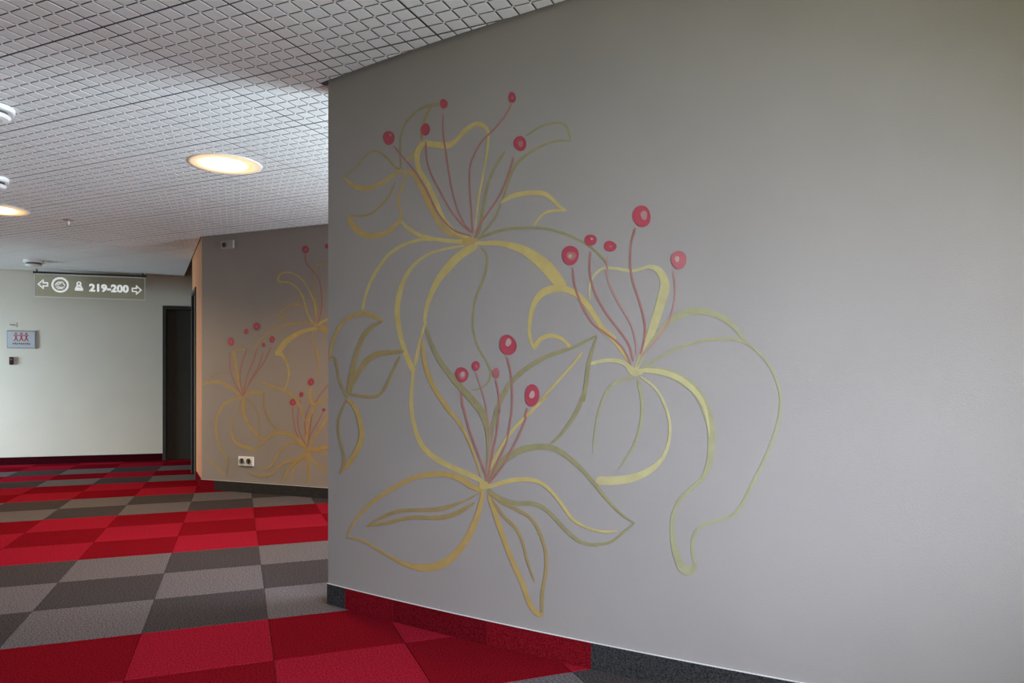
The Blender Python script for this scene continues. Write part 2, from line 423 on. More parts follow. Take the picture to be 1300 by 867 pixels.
def clip_cells(iu, iv):
    changed = False; out = []
    for poly, dz in CELLS:
        c = Vector((sum(p[0] for p in poly) / len(poly), sum(p[1] for p in poly) / len(poly)))
        w = to_world(c.x, c.y, iu, iv)
        wp = [to_world(p[0], p[1], iu, iv) for p in poly]
        pw = [(p.x, p.y) for p in wp]; n0 = pw[:]
        s = (w - WP).dot(WT); d = (w - WP).dot(WN)
        if s > -0.05 and s < S1 and d - wall_d(s) > -0.12:
            ss = max(s, S0); q = wall_xy(ss, 0.019)
            # keep in front of the wall, unless wholly past its end
            part = clip(pw, (q.x, q.y), wall_n(ss))
            if s < 0.08:
                e = wall_xy(S0) - WT * 0.014
                part2 = clip(pw, (e.x, e.y), (-WT.x, -WT.y))
                pw = part if area2(part) >= area2(part2) else part2
            else: pw = part
        elif s >= S0 and d - wall_d(s) <= -0.12 and d - wall_d(s) > -0.2: pw = []
        if pw and (w - P2).dot(N2) > -0.2 and (w - P2).dot(T2) > -0.06:
            q = P2 + N2 * 0.011; part = clip(pw, (q.x, q.y), (N2.x, N2.y))
            if (w - P2).dot(T2) < 0.06:
                q = P2 + N3 * 0.011; part2 = clip(pw, (q.x, q.y), (N3.x, N3.y))
                if area2(part2) > area2(part): part = part2
            pw = part
        elif pw and (w - P2).dot(T2) > 0 and (w - P2).dot(N2) <= -0.2: pw = []
        if pw and (w - P2).dot(T3) > 0.06 and (w - P2).dot(N3) < 0.1:
            q = P2 + N3 * 0.011; pw = clip(pw, (q.x, q.y), (N3.x, N3.y))
        if pw and (w - PB).dot(NB) < 0.1:
            q = PB + NB * 0.011; pw = clip(pw, (q.x, q.y), (NB.x, NB.y))
        for L in LAMPS:
            if pw:
                v = w - Vector((L.x, L.y)); dist = v.length
                if dist < LR + 0.09:
                    v = v / max(dist, 1e-4)
                    q = Vector((L.x, L.y)) + v * LR; pw = clip(pw, (q.x, q.y), (v.x, v.y))
        if pw != n0: changed = True
        if len(pw) >= 3 and area2(pw) > 4e-6:
            loc = []
            for p in pw:
                v = Vector(p) - CO; loc.append((v.dot(CU) - iu * PAN, v.dot(CV) - iv * PAN))
            out.append((loc, dz))
    return changed, out
R45 = math.atan2(CU.y, CU.x)
npan = 0; plain = bmesh.new()
# local frame of a panel: x along CU, y along CV (a left-handed pair seen from above, so mirror in y)
for iu in range(-22, 22):
    for iv in range(-22, 22):
        cen = to_world(PAN / 2, PAN / 2, iu, iv)
        if not (-6.3 < cen.x < 4 and -8 < cen.y < 7.9 and inside(cen, -0.05)): continue
        vis = False
        for a_ in (0, PAN):
            for b_ in (0, PAN):
                w = to_world(a_, b_, iu, iv); q = project(Vector((w.x, w.y, H)))
                if q and -170 < q[0] < 1400 and q[1] > -190: vis = True
        if not in_front(cen) and not ((cen - P2).dot(N2) > -0.4 and (cen - WP).dot(WT) < 0.6): vis = False
        if vis:
            ch, polys = clip_cells(iu, iv)
            if not polys: continue
            me = panel_mesh(polys) if ch else PM
            o = link('ceiling_panel', me, ceiling)
            w = to_world(0, 0, iu, iv)
            o.matrix_local = Matrix(((CU.x, CV.x, 0, w.x), (CU.y, CV.y, 0, w.y), (0, 0, 1, H), (0, 0, 0, 1)))
            npan += 1
        else:
            q = [to_world(.004, .004, iu, iv), to_world(PAN - .004, .004, iu, iv), to_world(PAN - .004, PAN - .004, iu, iv), to_world(.004, PAN - .004, iu, iv)]
            prism(plain, [(v.x, v.y) for v in q], H, H + TH)
o = link('ceiling_panel_field', from_bm('ceiling_panels', plain, 'panel'), ceiling); o['kind'] = 'stuff'
print('panels', npan)

# ------------------------------------------------------------------ skirting of carpet strips
BH = 0.095
def curved_piece(s0, s1, m, parent):
    n = max(2, int((s1 - s0) / 0.06)); bm = bmesh.new()
    f_ = [wall_xy(s0 + .0006 + (s1 - s0 - .0012) * i / n, 0.008) for i in range(n + 1)]
    b_ = [wall_xy(s0 + .0006 + (s1 - s0 - .0012) * i / n, 0.0003) for i in range(n + 1)]
    prism(bm, [(p.x, p.y) for p in f_] + [(p.x, p.y) for p in b_[::-1]], 0.0005, BH)
    return link('carpet_strip', from_bm('carpet_strip', bm, m), parent)
bbr = empty('baseboard_right', (0, 0, 0), kind='structure')
for s0, s1, m in ((S0, 0.145, 'bb_grey'), (0.145, 0.45, 'bb_red'), (0.45, 0.95, 'bb_red2'), (0.95, 1.405, 'bb_red'), (1.405, 2.0, 'bb_grey'), (2.0, 2.5, 'bb_grey'), (2.5, 3.0, 'bb_grey'), (3.0, 3.5, 'bb_red')):
    curved_piece(s0, s1, m, bbr)
n = 60; bm = bmesh.new()
f_ = [wall_xy(S0 + (3.5 - S0) * i / n, 0.0078) for i in range(n + 1)]; b_ = [wall_xy(S0 + (3.5 - S0) * i / n, 0.0003) for i in range(n + 1)]
prism(bm, [(p.x, p.y) for p in f_] + [(p.x, p.y) for p in b_[::-1]], BH, BH + 0.002)
link('top_trim', from_bm('top_trim', bm, 'trim'), bbr)
def straight_pieces(name, xyf, pieces, trim=True):
    root = empty(name, (0, 0, 0), kind='structure')
    for s0, s1, m in pieces:
        bm = bmesh.new(); q = [xyf(s0 + .0006, .0003), xyf(s1 - .0006, .0003), xyf(s1 - .0006, .008), xyf(s0 + .0006, .008)]
        prism(bm, [(v.x, v.y) for v in q], 0.0005, BH); link('carpet_strip', from_bm('carpet_strip', bm, m), root)
    if trim:
        s0, s1 = pieces[0][0], pieces[-1][1]
        bm = bmesh.new(); q = [xyf(s0, .0003), xyf(s1, .0003), xyf(s1, .0078), xyf(s0, .0078)]
        prism(bm, [(v.x, v.y) for v in q], BH, BH + .003); link('top_trim', from_bm('top_trim', bm, 'trim'), root)
    return root
sec = lambda s, off: P2 + T2 * s + N2 * off
straight_pieces('baseboard_middle', sec, [(-0.008, 0.165, 'bb_red'), (0.165, 0.66, 'bb_grey'), (0.66, 1.16, 'bb_grey'), (1.16, 1.66, 'bb_grey'), (1.66, 2.16, 'bb_red')])
straight_pieces('baseboard_side', side_xy, [(0.0, 0.42, 'bb_red'), (0.42, DL0 - 0.06, 'bb_red2')], trim=False)
bpieces = []; s = -4.2
while s < DB0 - 0.55: bpieces.append((s, s + 0.5, 'bb_dark')); s += 0.5
bpieces.append((s, DB0, 'bb_dark'))
straight_pieces('baseboard_back', back_xy, bpieces, trim=False)

# ------------------------------------------------------------------ doors
def door(name, xyf, s0, s1, h, depth, handle_s):
    root = empty(name, tuple(xyf(s0, 0)) + (0,), kind='structure'); off = xyf(s0, 0)
    def part(nm, a_, b_, z0, z1, o0, o1, m, bev=0.0):
        bm = bmesh.new(); q = [xyf(a_, o0) - off, xyf(b_, o0) - off, xyf(b_, o1) - off, xyf(a_, o1) - off]
        prism(bm, [(v.x, v.y) for v in q], z0, z1)
        if bev: bevel(bm, bev, 1)
        return link(nm, from_bm(nm, bm, m), root)
    part('door_leaf', s0 + .045, s1 - .045, 0.006, h - .045, depth, depth + .04, 'door', .002)
    for a_, b_ in ((s0, s0 + .043), (s1 - .043, s1)): part('frame_post', a_, b_, 0.001, h, depth - .03, .012, 'frame', .002)
    part('frame_head', s0 + .0435, s1 - .0435, h - .043, h, depth - .03, .012, 'frame', .002)
    hx = handle_s
    if hx is None: return root
    part('handle_rose', hx - .015, hx + .015, 0.98, 1.10, depth + .0405, depth + .046, 'steel', .001)
    hd = part('handle', hx - .008, hx + .11, 1.045, 1.062, depth + .075, depth + .09, 'steel', .003)
    part('handle_neck', hx - .008, hx + .008, 1.045, 1.062, depth + .0465, depth + .0745, 'steel')
    return root
door('door_1', back_xy, DB0, DB1, 2.055, -0.06, DB0 + 0.64)
door('door_2', side_xy, DL0, DL1, 2.065, -0.055, None)

# ------------------------------------------------------------------ painted murals
def catmull(pts, n=7):
    out = []
    P = [pts[0]] + list(pts) + [pts[-1]]
    for i in range(1, len(P) - 2):
        p0, p1, p2, p3 = P[i - 1], P[i], P[i + 1], P[i + 2]
        for k in range(n):
            t = k / n
            out.append(tuple(0.5 * ((2 * b_) + (-a_ + c_) * t + (2 * a_ - 5 * b_ + 4 * c_ - d_) * t * t + (-a_ + 3 * b_ - 3 * c_ + d_) * t ** 3) for a_, b_, c_, d_ in zip(p0, p1, p2, p3)))
    out.append(tuple(pts[-1])); return out
ZOOM = {  # photo regions in which the strokes were measured: x0, y0, enlargement
    'Z1': (420, 100, 3.768), 'Z2': (580, 100, 3.768), 'Z3': (420, 300, 3.768), 'Z4': (580, 300, 3.768), 'Z5': (420, 500, 3.768),
    'Z6': (580, 500, 2.992), 'Z7': (660, 250, 3.467), 'Z8': (740, 380, 2.407), 'W1': (250, 300, 5.418), 'W2': (250, 440, 4.565)}
def unzoom(z, pts):
    x0, y0, k = ZOOM[z]; return [(x0 + x / k, y0 + y / k) for x, y in pts]
layer = [0]
class Mural:
    def __init__(self, name, fn, xlim, **props):
        self.fn = fn; self.xlim = xlim; self.root = empty(name, (0, 0, 0), **props); self.part = None
    def flower(self, name, label=None):
        self.part = bpy.data.objects.new(name, None); COL.objects.link(self.part); self.part.parent = self.root; self.part.empty_display_size = 0.05
        if label: self.part['label'] = label
    def off(self):
        layer[0] += 1; return 0.0004 + 0.000012 * (layer[0] % 160)
    def stroke(self, segs, widths, m, name='petal_outline', wk=1.0):
        """segs: [(zoom, pts), ...] joined into one line, widths in photo pixels spread over it"""
        pts = []
        for z, p in segs: pts += unzoom(z, p)
        n = len(pts); W = []
        for i in range(n):
            t = i / max(1, n - 1) * (len(widths) - 1); k = min(int(t), len(widths) - 2) if len(widths) > 1 else 0
            W.append(widths[0] if len(widths) == 1 else widths[k] + (widths[k + 1] - widths[k]) * (t - k))
        c = catmull([(x, y, w * wk) for (x, y), w in zip(pts, W)])
        # rounded, tapering ends of a brush stroke
        L = []; R = []
        off = self.off(); N = len(c)
        for i, (x, y, w) in enumerate(c):
            a_ = c[max(0, i - 1)]; b_ = c[min(N - 1, i + 1)]
            tx, ty = b_[0] - a_[0], b_[1] - a_[1]; l = math.hypot(tx, ty) or 1
            e = min(i, N - 1 - i); w = max(w, 0.8) * (0.35 if e == 0 else 0.75 if e == 1 else 1.0)
            nx, ny = -ty / l * w / 2, tx / l * w / 2
            x1 = max(self.xlim, x + nx); x2 = max(self.xlim, x - nx)
            if self.xlim < 0: x1, x2 = min(-self.xlim, x + nx), min(-self.xlim, x - nx)
            L.append(self.fn(x1, y + ny, off)); R.append(self.fn(x2, y - ny, off))
        me = mesh(name, L + R, [(i, i + 1, N + i + 1, N + i) for i in range(N - 1)], m)
        return link(name, me, self.part)
    def disc(self, z, c, rx, ry, m, name='anther', k=28, parent=None, wob=0.05):
        x0, y0, s = ZOOM[z]; cx_, cy_ = x0 + c[0] / s, y0 + c[1] / s; rx /= s; ry /= s; off = self.off() + 0.0004
        v = [self.fn(cx_, cy_, off)]
        ph = random.random() * 6
        for i in range(k):
            a_ = 2 * math.pi * i / k; rr = 1 + wob * math.sin(2 * a_ + ph) + wob * .5 * math.sin(3 * a_ + 2 * ph)
            px_, py_ = cx_ + rx * rr * math.cos(a_), cy_ + ry * rr * math.sin(a_)
            v.append(self.fn(px_, py_, off))
        f = [(0, 1 + i, 1 + (i + 1) % k) for i in range(k)]
        return link(name, mesh(name, v, f, m), parent or self.part)
    def anther(self, z, c, rx, ry, m='crimson', spot=0.3, dx=0.1, dy=0.05, spotm='pollen'):
        self.disc(z, c, rx, ry, m)
        if spot: self.disc(z, (c[0] + rx * dx, c[1] + ry * dy), rx * spot, ry * spot, spotm, 'anther_spot', 16, wob=.12)

mu = Mural('flower_mural', on_mural, 417.0, label='large painted gold lily mural with red stamens on the near taupe wall', category='mural')
st = mu.stroke
# --- upper flower
mu.flower('painted_flower', 'upper ochre gold flower with five red stamens')
st([('Z1', [(345,430),(310,425),(270,380),(220,347),(170,365),(120,425),(60,470)])], [2.5,3,3,3,2.5,2,1.5], 'brown_ochre')
st([('Z1', [(60,470),(110,512),(170,525),(240,500),(300,460),(340,432)])], [2,6,6.5,5,4,3], 'ochre')
st([('Z1', [(310,490),(275,565),(215,630),(160,655),(85,655)])], [2,3,3,3,2], 'brown_ochre')
st([('Z1', [(83,652),(105,700),(150,740),(210,752),(270,735),(315,695),(335,675)])], [4,8,8,7,6,5,4], 'ochre')
st([('Z1', [(345,440),(355,490),(330,545),(322,590),(335,635),(333,680)])], [2.5,2.5,3,3,3,3], 'ochre')
st([('Z1', [(336,430),(332,370),(335,280),(360,210),(420,150),(475,128),(520,122)])], [2.5,2.5,3,3,3.5,5,5], 'olive')
st([('Z1', [(482,132),(455,180),(440,235),(432,290)])], [3,3.5,4,3.5], 'brown_ochre')
st([('Z1', [(432,300),(410,345),(375,380),(345,395)])], [4,3.5,3,2.5], 'ochre')
st([('Z1', [(345,450),(380,448),(410,475),(440,535),(480,620),(520,690),(570,740),(660,768)])], [4,5.5,6,6.5,6,6,5,4], 'ochre')
st([('Z1', [(445,305),(420,340),(412,390),(425,440),(465,505),(500,580),(535,660),(590,730),(665,762)])], [6,7,6.5,6,6,6,5.5,5,4], 'gold')
st([('Z1', [(440,305),(500,315),(560,318),(600,295),(640,250),(680,222),(710,217),(740,232),(755,265),(750,330),(735,430),(710,560),(690,720)])], [7,8,8,5,6,5.5,6,5,3,3,2.5,2.5,2], 'gold')
st([('Z1', [(335,680),(370,715),(420,745),(490,765),(560,775),(650,780)])], [3,5,5,5,5,5], 'gold')
st([('Z3', [(660,26),(560,20),(480,15),(420,18),(340,45),(270,95),(210,180),(170,270),(150,358)])], [3,4,4,4,4,4,3.5,3.5], 'gold')
st([('Z3', [(650,42),(560,58),(480,80),(410,125),(360,190),(330,270),(318,350),(325,430),(345,520),(370,590),(398,650)])], [2.5,3,3,4,5,6.5,7,6.5,6,7,7], 'gold')
st([('Z3', [(396,640),(388,720),(385,800)]), ('Z5', [(385,30),(387,80),(397,140),(418,210),(455,270),(520,320),(600,360),(680,395),(735,425)])], [4,4,4.5,5,5,5,6,7,7,7,7,5], 'gold')
st([('Z3', [(402,620),(430,490),(457,405)])], [5,3.5,3], 'gold')
st([('Z3', [(700,42),(620,90),(560,150),(510,215),(475,290),(455,360),(448,415)])], [9,10,10,8,6,5,3.5], 'gold')
st([('Z3', [(715,52),(745,90),(745,150),(725,220),(695,290),(680,370),(682,450),(705,530),(745,600),(765,650),(750,700),(715,728),(670,735)])], [2.5,3,3.5,3,3,2.6,2.6,2.6,3,2.6,2.2,2], 'olive')
st([('Z2', [(95,760),(110,720),(122,640),(145,520),(180,430),(232,345)])], [3,4,4.5,4,4,3], 'olive')
st([('Z2', [(330,275),(400,230),(460,213),(505,213),(530,240),(545,298)])], [2.5,3,3,3,3.5,2.5], 'olive')
st([('Z2', [(547,297),(480,298),(410,320),(340,360),(285,410),(255,470),(235,530),(215,590)])], [2,3,3,3.5,4,3.5,3,3], 'olive')
st([('Z2', [(212,595),(180,670),(115,750)])], [3,3,3.5], 'olive')
st([('Z2', [(212,592),(270,560),(340,547),(410,548),(450,570),(490,610),(524,630)])], [3,5.5,6,6,5,4,2], 'gold')
st([('Z2', [(524,630),(450,632),(405,655),(365,708)])], [2.5,3.2,2.6,2], 'gold')
st([('Z2', [(100,765),(180,735),(260,717),(340,712),(420,715),(500,735),(570,765),(640,805),(700,860)]), ('Z4', [(720,135)])], [4,4,4,3.5,3.5,3.5,3.5,3,3,3], 'olive')
st([('Z4', [(85,32),(130,33),(180,32),(250,42),(320,66),(380,105),(430,148),(478,205),(515,248)])], [4,5,6,8,11,14,16,15,9], 'gold')
st([('Z4', [(372,540),(352,490),(348,430),(360,350),(390,290),(430,260),(490,248),(545,262),(590,290),(630,335),(665,390),(700,440),(760,490)]), ('Z7', [(345,575),(400,620),(440,665),(485,730)])], [4,4,4.5,5.5,8,9.5,9,8,7,7,6,5,4,4,4,4,4], 'gold')
st([('Z4', [(370,540),(395,497),(440,475),(490,485),(520,505),(545,537)])], [6,5.5,5.5,5,4,5], 'gold')
st([('Z1', [(630,790),(665,775),(700,765)])], [7,9,5], 'ochre', 'flower_centre')
for pts in ([(300,320),(345,375),(400,440),(455,530),(500,620),(550,690),(600,730),(675,752)], [(455,300),(460,390),(485,465),(530,550),(580,640),(630,700),(675,738)], [(538,165),(538,260),(555,380),(578,520),(605,620),(640,695),(675,732)]):
    st([('Z1', pts)], [2.2], 'stamen', 'stamen')
st([('Z2', [(262,120),(230,180),(180,240),(120,300),(80,370),(62,430),(62,520),(70,640),(76,745)])], [2.2], 'stamen', 'stamen')
st([('Z2', [(272,375),(250,450),(210,550),(150,640),(110,700),(85,765)])], [2.4], 'stamen', 'stamen')
mu.anther('Z1', (278,283), 27, 35, spot=0.25, dx=.3, dy=-.4, spotm='stamen'); mu.anther('Z1', (453,243), 22, 30, spot=0)
mu.anther('Z1', (541,120), 18, 24, spot=0); mu.anther('Z2', (265,90), 18, 27, spot=0.3, spotm='rose'); mu.anther('Z2', (303,310), 32, 35, spot=0.4, spotm='stamen')
# --- right flower
mu.flower('painted_flower', 'right pale yellow flower with five long pink stamens')
st([('Z7', [(310,455),(307,400),(325,350),(365,315),(420,315),(490,325),(540,315),(580,302)])], [2,2.5,3,3.5,4,4,4,5], 'pale')
st([('Z7', [(560,305),(605,318),(632,355),(638,400),(625,450),(598,540),(570,620),(540,690),(508,765)])], [4,8,10,12,12,11,9,7,5], 'pale')
st([('Z7', [(660,540),(605,605),(550,680),(515,750)])], [6,5,4,3], 'sage')
st([('Z8', [(222,115),(260,72),(305,44),(350,35),(400,44),(440,64),(470,92),(497,132)])], [5,8,9,9,8,7,5,4], 'sage')
st([('Z8', [(175,215),(240,175),(300,145),(370,125),(440,120),(497,132),(540,165),(580,220),(603,290),(600,360),(580,430),(550,500),(520,560),(490,620),(460,658),(410,675),(360,695),(337,730),(335,770),(345,810)])], [4,4,4,4,4,3.5,3,3,3,3.5,3.5,3.5,4,4,4,4,4,4,4,4], 'sage')
st([('Z8', [(345,808),(338,822),(320,828),(300,815),(283,770),(274,720),(275,670),(292,620),(330,580),(370,540),(390,480),(393,400),(378,340),(350,285),(300,243),(240,220),(175,216)])], [4,9,12,10,8,6,5,4.5,5,6,8,10,10.5,11,11,10,7], 'sage')
st([('Z8', [(388,420),(376,340),(348,287),(300,245),(240,222),(175,216)])], [1,4,6,7,7,5], 'pale')
st([('Z8', [(160,240),(110,250),(75,280),(50,340),(38,400),(32,468)])], [4,5,4,3,2.5,1.5], 'sage')
st([('Z8', [(168,240),(182,320),(175,390),(155,450),(108,520)])], [5,4,3.5,3.5,2], 'sage')
st([('Z8', [(175,235),(220,270),(250,320),(266,380),(262,440),(240,490),(200,525),(150,546),(90,554),(40,553)])], [3,3,3.5,3.5,4,5.5,8,10,11,10], 'pale')
st([('Z8', [(165,230),(125,194),(75,186),(18,198)])], [6,6,5,4.5], 'pale')
st([('Z7', [(475,745),(505,772),(545,765)])], [7,10,6], 'pale', 'flower_centre')
for pts, mm in (([(232,310),(245,400),(275,480),(320,555),(370,595),(430,640),(465,685),(490,742)], 'stamen'), ([(312,240),(308,330),(330,420),(380,510),(440,590),(480,650),(500,725)], 'stamen'), ([(385,262),(385,340),(405,410),(450,490),(490,560),(510,630),(515,705)], 'stamen_pale'), ([(510,135),(490,210),(487,300),(500,380),(530,470),(550,560),(548,630),(530,695)], 'stamen'), ([(672,320),(685,390),(680,470),(655,550),(600,630),(530,705)], 'stamen_pale')):
    st([('Z7', pts)], [2.6], mm, 'stamen')
mu.anther('Z7', (223,257), 39, 41, spot=0.5, spotm='stamen'); mu.disc('Z7', (222,260), 9, 9, 'pollen', 'anther_spot', 12)
mu.anther('Z7', (312,190), 26, 26, spot=0.2, dx=.2, dy=-.2); mu.anther('Z7', (398,217), 27, 24, spot=0.25, spotm='rose')
mu.anther('Z7', (537,85), 41, 46, spot=0.4, dx=.25, dy=-.1, spotm='stamen_pale'); mu.anther('Z7', (700,277), 36, 39, 'rose', spot=0.3, dx=-.2, dy=-.1)
# --- lower flower
mu.flower('painted_flower', 'lower gold flower with broad pointed petals near the skirting')
st([('Z3', [(455,432),(480,510),(520,590),(570,660),(620,720),(680,785)]), ('Z5', [(725,90),(748,150),(756,220),(755,300),(745,405)])], [3,5,6,7,8,9,9,8,6,5,4], 'olive')
st([('Z3', [(440,500),(448,590),(470,670),(510,750),(560,820)]), ('Z5', [(545,55),(610,130),(650,200),(690,300),(720,400)])], [3.5,5,6,5.5,5,5,4.5,3.5,3,2.5], 'ochre')
st([('Z6', [(112,335),(122,250),(135,130),(160,60)]), ('Z4', [(188,850),(215,775),(260,700),(330,635),(420,580),(500,550),(550,535),(610,505),(672,473)])], [3,4,5,6,6,6,6,6,5.5,5,4,4,2], 'olive')
st([('Z4', [(672,475),(650,540),(630,620),(620,700),(605,790)]), ('Z6', [(482,5),(460,60),(430,110),(395,155),(358,190)])], [2,4,5,5,5,5,5,4.5,4,3], 'olive')
st([('Z4', [(603,553),(540,630),(460,720),(400,790)]), ('Z6', [(345,5),(290,60),(220,130),(170,200),(130,280),(112,335)])], [2.5,3,3,3,3.5,4,4,4,4,3], 'gold')
st([('Z6', [(112,338),(150,278),(200,237),(250,212),(310,201),(370,207),(420,237),(480,290),(530,350),(580,410),(630,460),(676,490)])], [5,8,9,9,8,7,6,5,4.5,4,3,2], 'olive')
st([('Z6', [(118,355),(180,335),(240,325),(300,330),(350,360),(400,420),(440,475),(500,510),(560,523),(612,520)])], [4,6,6,5,4,4,4,3,3,2], 'gold')
st([('Z6', [(118,358),(160,392),(220,415),(290,417),(340,440),(390,490),(440,540),(480,565),(530,572),(590,560),(640,520),(676,490)])], [3,5,6,6,5,5,5,4.5,4,3.5,3,2], 'olive')
st([('Z6', [(118,370),(170,410),(230,440),(280,470),(315,525),(340,610),(338,680),(325,760),(325,832)])], [3,4,4,4,4,4,4,4.5,4], 'brown_ochre')
st([('Z6', [(118,380),(145,450),(175,540),(210,630),(250,720),(275,790),(300,828),(330,843)])], [4,6,6,6,6,6,6.5,5], 'ochre')
st([('Z6', [(130,395),(175,460),(225,510),(250,560),(270,640),(297,714)])], [3,4,4,3.5,3,2], 'brown_ochre')
st([('Z5', [(730,462),(680,445),(620,405),(550,385),(480,385),(400,400),(320,440),(230,495),(150,565),(100,635),(76,690)])], [5,7,7.5,7,7,6,5.5,5,4,3,2], 'ochre')
st([('Z5', [(80,690),(150,700),(220,740),(290,780),(360,815),(430,830),(490,828),(550,805),(610,750),(660,680),(700,590),(720,520),(732,455)])], [2,3,3,3.5,5.5,9,10,10,9,8,7,6,4], 'ochre')
st([('Z5', [(172,632),(250,590),(320,562),(400,555),(480,555),(540,548),(600,527),(650,508),(715,472)])], [2,4.5,5,4.5,5,5.5,4,2.5,2], 'brown_ochre')
st([('Z5', [(172,632),(260,620),(330,602),(400,590),(470,592),(540,590),(600,572),(650,545),(692,518)])], [2,4.5,5,5,5,6,6,5,2], 'brown_ochre')
st([('Z6', [(85,345),(108,348),(130,345)])], [7,10,6], 'gold', 'flower_centre')
st([('Z3', [(625,735),(632,820)]), ('Z5', [(635,60),(660,160),(695,260),(725,340),(747,405)])], [2.6], 'stamen', 'stamen')
st([('Z3', [(695,650),(720,720),(740,790)]), ('Z5', [(752,110),(764,200),(762,280),(755,340),(748,412)])], [2.2], 'stamen_pale', 'stamen')
st([('Z3', [(790,685),(805,760),(809,840)]), ('Z5', [(805,90),(792,200),(765,330),(748,415)])], [2.4], 'stamen', 'stamen')
st([('Z4', [(240,575),(260,660),(266,760),(263,850)]), ('Z6', [(207,80),(190,180),(155,260),(118,338)])], [2.4], 'stamen', 'stamen')
st([('Z4', [(340,820),(326,860)]), ('Z6', [(262,90),(245,140),(215,200),(170,280),(120,342)])], [2.6], 'stamen', 'stamen')
mu.anther('Z3', (628,662), 30, 38, 'crimson', spot=0.55, spotm='stamen'); mu.disc('Z3', (632,660), 10, 13, 'pollen', 'anther_spot', 12)
mu.anther('Z3', (695,620), 19, 23, spot=0.35, spotm='rose'); mu.anther('Z3', (792,654), 17, 25, 'rose', spot=0.0)
mu.anther('Z4', (246,520), 40, 50, spot=0.36, dx=.05, dy=-.25); mu.anther('Z4', (361,760), 36, 51, spot=0.36, dx=0, dy=-.05)
# --- small flower at the wall's end
mu.flower('painted_flower', 'small three-leaved gold sprig at the wall end')
st([('Z3', [(-6,590),(10,510),(40,440),(80,395),(130,372),(180,372),(252,404)])], [3,4,4,4.5,5.5,6,3], 'ochre')
st([('Z3', [(252,404),(190,440),(150,490),(125,560),(105,640),(95,700),(82,768)])], [3,5,5.5,5,6,7,4], 'brown_ochre')
st([('Z3', [(-4,578),(20,582),(30,620),(38,670),(55,720),(80,770)])], [2.5,3,3,3,3,3], 'brown_ochre')
st([('Z3', [(352,550),(290,555),(230,562),(180,590),(140,640),(110,690),(84,765)])], [4,6,7,7,6,6,4], 'brown_ochre')
st([('Z3', [(332,575),(300,640),(280,690),(250,740),(220,765),(180,768),(95,755)])], [2.5,3,3.5,4,4,4,4], 'brown_ochre')
st([('Z5', [(75,22),(110,55),(135,110),(150,180),(140,240),(110,300),(75,345),(42,382)])], [4,5,6,6.5,7,7,7,2], 'ochre')
st([('Z5', [(78,30),(45,100),(35,160),(45,220),(62,280),(65,335),(42,382)])], [2.5,3,3,3,3,3.5,2], 'brown_ochre')

m2 = Mural('flower_mural', on_second, -417.5, label='smaller gold and red flower mural on the far taupe wall behind', category='mural')
m2.flower('painted_flower', 'upper golden flower cut off by the near wall')
s2 = m2.stroke
s2([('W1', [(562,314),(560,285),(580,258),(625,247),(680,265),(730,305),(780,390),(812,470),(826,605)])], [2.5,3,2.2,2,1.8,1.8,1.8,1.8,1.5], 'gold')
s2([('W1', [(556,314),(630,318),(690,355),(730,420),(755,510),(780,570),(822,620)])], [2.4,2,2,2,2,2,2], 'gold')
s2([('W1', [(550,546),(600,500),(650,468),(700,468),(748,492)])], [1.6,2,2,2,1.8], 'ochre')
s2([('W1', [(550,548),(600,560),(632,592)])], [1.6,1.6,1.2], 'ochre')
s2([('W1', [(822,605),(700,597),(600,610),(500,660),(430,720),(388,785)])], [2,2.4,2.2,1.8,1.6,1.2], 'ochre')
s2([('W1', [(840,632),(740,650),(660,690),(600,740),(545,818)])], [4,5,6,7.5,7], 'gold')
s2([('W1', [(822,610),(826,500),(810,400),(805,280),(815,210),(850,188),(900,195)])], [1.6,1.8,1.8,1.6,1.6,1.6,1.6], 'ochre')
s2([('W1', [(820,625),(850,625),(905,652)])], [4,6,9], 'ochre')
s2([('W1', [(830,615),(860,590),(905,568)])], [1.5,3,3], 'gold')
s2([('W1', [(802,640),(792,700),(815,780),(822,840)]), ('W2', [(690,10),(705,70),(706,130),(694,182)])], [1.4,1.4,1.2,1.2,1.2,1.5,1.4,1], 'ochre')
s2([('W1', [(545,812),(580,812),(620,860)]), ('W2', [(510,70),(532,130),(530,190),(510,250)])], [4,4.5,3.5,3,2.5,2,1.6], 'gold')
s2([('W1', [(745,120),(752,180),(800,240),(835,285),(852,350),(860,480),(835,600)])], [1.6,1.6,1.4,1.6,1.6,1.6,1.2], 'stamen', 'stamen')
m2.anther('W1', (748,90), 22, 27, spot=0.4, spotm='stamen'); m2.anther('W1', (893,68), 12, 18, spot=0)
m2.flower('painted_flower', 'left drooping gold flower with five red dots')
s2([('W2', [(290,20),(225,18),(208,40)])], [1.5,2,1.5], 'ochre')
s2([('W2', [(215,25),(225,100),(240,190),(264,275)])], [4,4,3.5,2], 'ochre')
s2([('W2', [(32,225),(70,205),(130,205),(190,232),(262,288)])], [2,3.5,4,4,3], 'ochre')
s2([('W2', [(65,208),(100,165),(150,150),(192,160)])], [1.6,2,1.6,1], 'brown_ochre')
s2([('W2', [(268,295),(200,310),(150,345),(118,410),(110,480),(125,560),(155,620),(180,670),(178,740)])], [3,3,3,3,3,2.6,2.4,2,1.4], 'ochre')
s2([('W2', [(272,300),(270,370),(290,430),(330,490),(392,548)])], [3,4,3.5,3,2.6], 'ochre')
s2([('W2', [(275,298),(310,320),(345,370),(360,420),(362,530)])], [1.5,1.6,1.6,1.5,1], 'brown_ochre')
s2([('W2', [(262,305),(250,330),(248,385)])], [1.2,1.4,1], 'brown_ochre')
s2([('W2', [(208,395),(200,470),(215,540),(260,575),(345,598)])], [1,2,3.4,4,3.6], 'ochre')
s2([('W2', [(48,625),(100,680),(165,748)])], [1.2,1.8,2.6], 'ochre')
s2([('W2', [(172,745),(182,700),(180,640)])], [2,1.5,1], 'brown_ochre')
